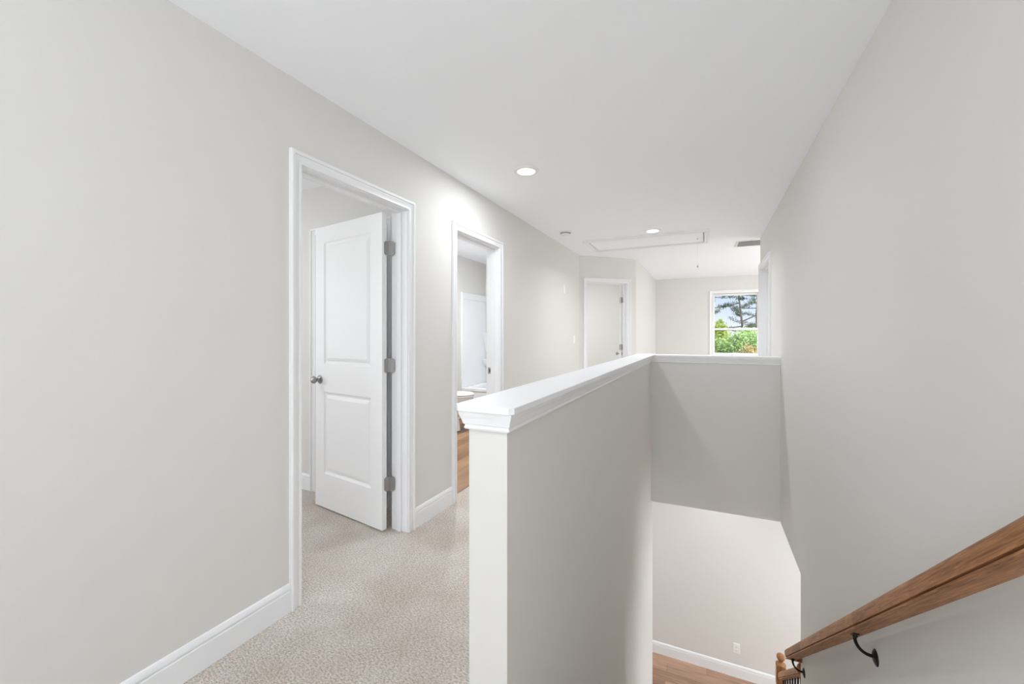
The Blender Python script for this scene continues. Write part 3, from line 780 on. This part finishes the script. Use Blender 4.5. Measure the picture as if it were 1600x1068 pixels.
def leafy(name, c, rx, ry, rz, n, size, m, label, group, seed):
    rnd = random.Random(seed)
    t = tag(empty(name, (c[0], c[1], GZ)), label, 'tree' if name.endswith('tree') else 'shrub', group)
    mb = MB(); blobs = [(Vector((rnd.uniform(-.62, .62) * rx, rnd.uniform(-.62, .62) * ry, c[2] - GZ + rnd.uniform(-.62, .62) * rz)), rnd.uniform(.28, .48)) for _ in range(30)]
    for _ in range(n):
        bc, br = rnd.choice(blobs)
        d = Vector((rnd.gauss(0, 1), rnd.gauss(0, 1), rnd.gauss(0, 1))).normalized() * (rnd.random() ** .3)
        p = bc + Vector((d.x * rx * br, d.y * ry * br, d.z * rz * br))
        if p.z < .15: p.z = .15 + rnd.random() * .2
        a = Vector((rnd.gauss(0, 1), rnd.gauss(0, 1), rnd.gauss(0, .6))).normalized(); b = a.cross(Vector((rnd.gauss(0, 1), rnd.gauss(0, 1), rnd.gauss(0, 1)))).normalized()
        s = size * rnd.uniform(.6, 1.3)
        mb.add([p - a * s, p + b * s * .5, p + a * s, p - b * s * .5], [(0, 1, 2, 3)])
    mb.build('foliage', m, t, fix=False)
    tr = MB()
    for k in range(5):
        q = blobs[k][0]
        tr.tube([(0, 0, 0), (q.x * .3, q.y * .3, q.z * .45), (q.x, q.y, q.z)], [.12 * rx / 2, .07 * rx / 2, .02], 7)
    tr.build('trunk', M['bark'], t)
    return t

def pine(x, y, h, seed, first, label, lean=0.0):
    rnd = random.Random(seed)
    t = tag(empty('pine_tree', (x, y, GZ)), label, 'tree', 'pine trees beyond the window')
    pts = [(lean * (k / 10) ** 2 * 1.2 + .12 * math.sin(k * .9 + seed), 0.1 * math.sin(k), h * k / 10) for k in range(11)]
    MB().tube(pts, [.13 * (1 - k / 11.5) + .015 for k in range(11)], 10).build('trunk', M['bark'], t, smooth=True)
    bb = MB(); nn = MB()
    nb = 15
    for i in range(nb):
        f = first + (1 - first) * i / nb
        z = h * f; kk = f * 10; k0 = min(9, int(kk)); w = kk - k0
        base_p = Vector(pts[k0]) * (1 - w) + Vector(pts[k0 + 1]) * w
        a = i * 2.4 + rnd.uniform(-.4, .4)
        L = (1.0 - (f - first) / (1 - first) * .62) * h * .27 * rnd.uniform(.65, 1.15)
        d = Vector((math.cos(a), math.sin(a), 0)); tilt = rnd.uniform(-.25, .55)
        p = [base_p + d * L * s + Vector((0, 0, L * (tilt * s - .28 * s * s + .30 * s ** 3))) for s in (0, .3, .6, .85, 1)]
        bb.tube(p, [.05, .035, .024, .015, .007], 6)
        for j in range(5):
            s = .42 + .6 * j / 4 + rnd.uniform(-.06, .06); s = min(1.0, s)
            c = base_p + d * L * s + Vector((0, 0, L * (tilt * s - .28 * s * s + .30 * s ** 3)))
            c += Vector((rnd.uniform(-.3, .3), rnd.uniform(-.3, .3), rnd.uniform(-.05, .18))) * L * .28
            for _ in range(46):
                o = c + Vector((rnd.gauss(0, .20), rnd.gauss(0, .20), rnd.gauss(0, .08))) * (h / 12)
                v = Vector((rnd.gauss(0, 1), rnd.gauss(0, 1), abs(rnd.gauss(.3, .7)))).normalized() * .22 * (h / 12)
                sd_ = v.cross(Vector((0, 0, 1))).normalized() * .022
                nn.add([o - sd_, o + sd_, o + v + sd_ * .4, o + v - sd_ * .4], [(0, 1, 2, 3)])
    bb.build('branches', M['bark'], t)
    nn.build('needles', M['needles'], t, fix=False)
    return t
def sight(px, Y):
    u = (px - 800) / F; c, k = math.cos(math.radians(YAW)), math.sin(math.radians(YAW))
    return Y * (u * c - k) / (u * k + c)
pine(sight(1157, 35), 35, 9.0, 3, .42, 'tall open-branched pine standing in the middle of the window view')
pine(sight(1112, 44), 44, 10.6, 8, .50, 'dark pine at the left edge of the window view')
pine(sight(1184, 46), 46, 10.4, 12, .47, 'pine with low dark branches at the right edge of the window view')
leafy('leafy_tree', (sight(1116, 30), 30, .25), 1.1, 1.0, 2.3, 8000, .10, M['leaf_lime'], 'lime green leafy tree at the left edge of the window view', 'broadleaf growth beyond the window', 1)
leafy('leafy_tree', (sight(1141, 25.5), 25.5, -.25), 1.6, 1.1, 1.95, 14000, .085, M['leaf_green'], 'bright green leafy tree filling the lower left of the window view', 'broadleaf growth beyond the window', 2)
leafy('leafy_tree', (sight(1183, 29), 29, -.35), 1.45, 1.0, 2.1, 10000, .09, M['leaf_green'], 'bright green leafy tree behind the orange shrub at the right of the window view', 'broadleaf growth beyond the window', 3)
leafy('leafy_shrub', (sight(1177, 20), 20, -.45), .50, .5, 1.35, 5000, .055, M['leaf_orange'], 'orange tinged shrub in the lower right of the window view', 'broadleaf growth beyond the window', 4)
leafy('leafy_shrub', (sight(1128, 17.5), 17.5, -.75), .75, .6, 1.5, 8000, .055, M['leaf_olive'], 'olive green shrub in the lower left of the window view', 'broadleaf growth beyond the window', 5)
leafy('leafy_shrub', (sight(1152, 22.3), 22.3, -.8), .75, .6, 1.6, 6500, .06, M['leaf_olive'], 'olive green shrub in front of the foot of the middle pine', 'broadleaf growth beyond the window', 6)
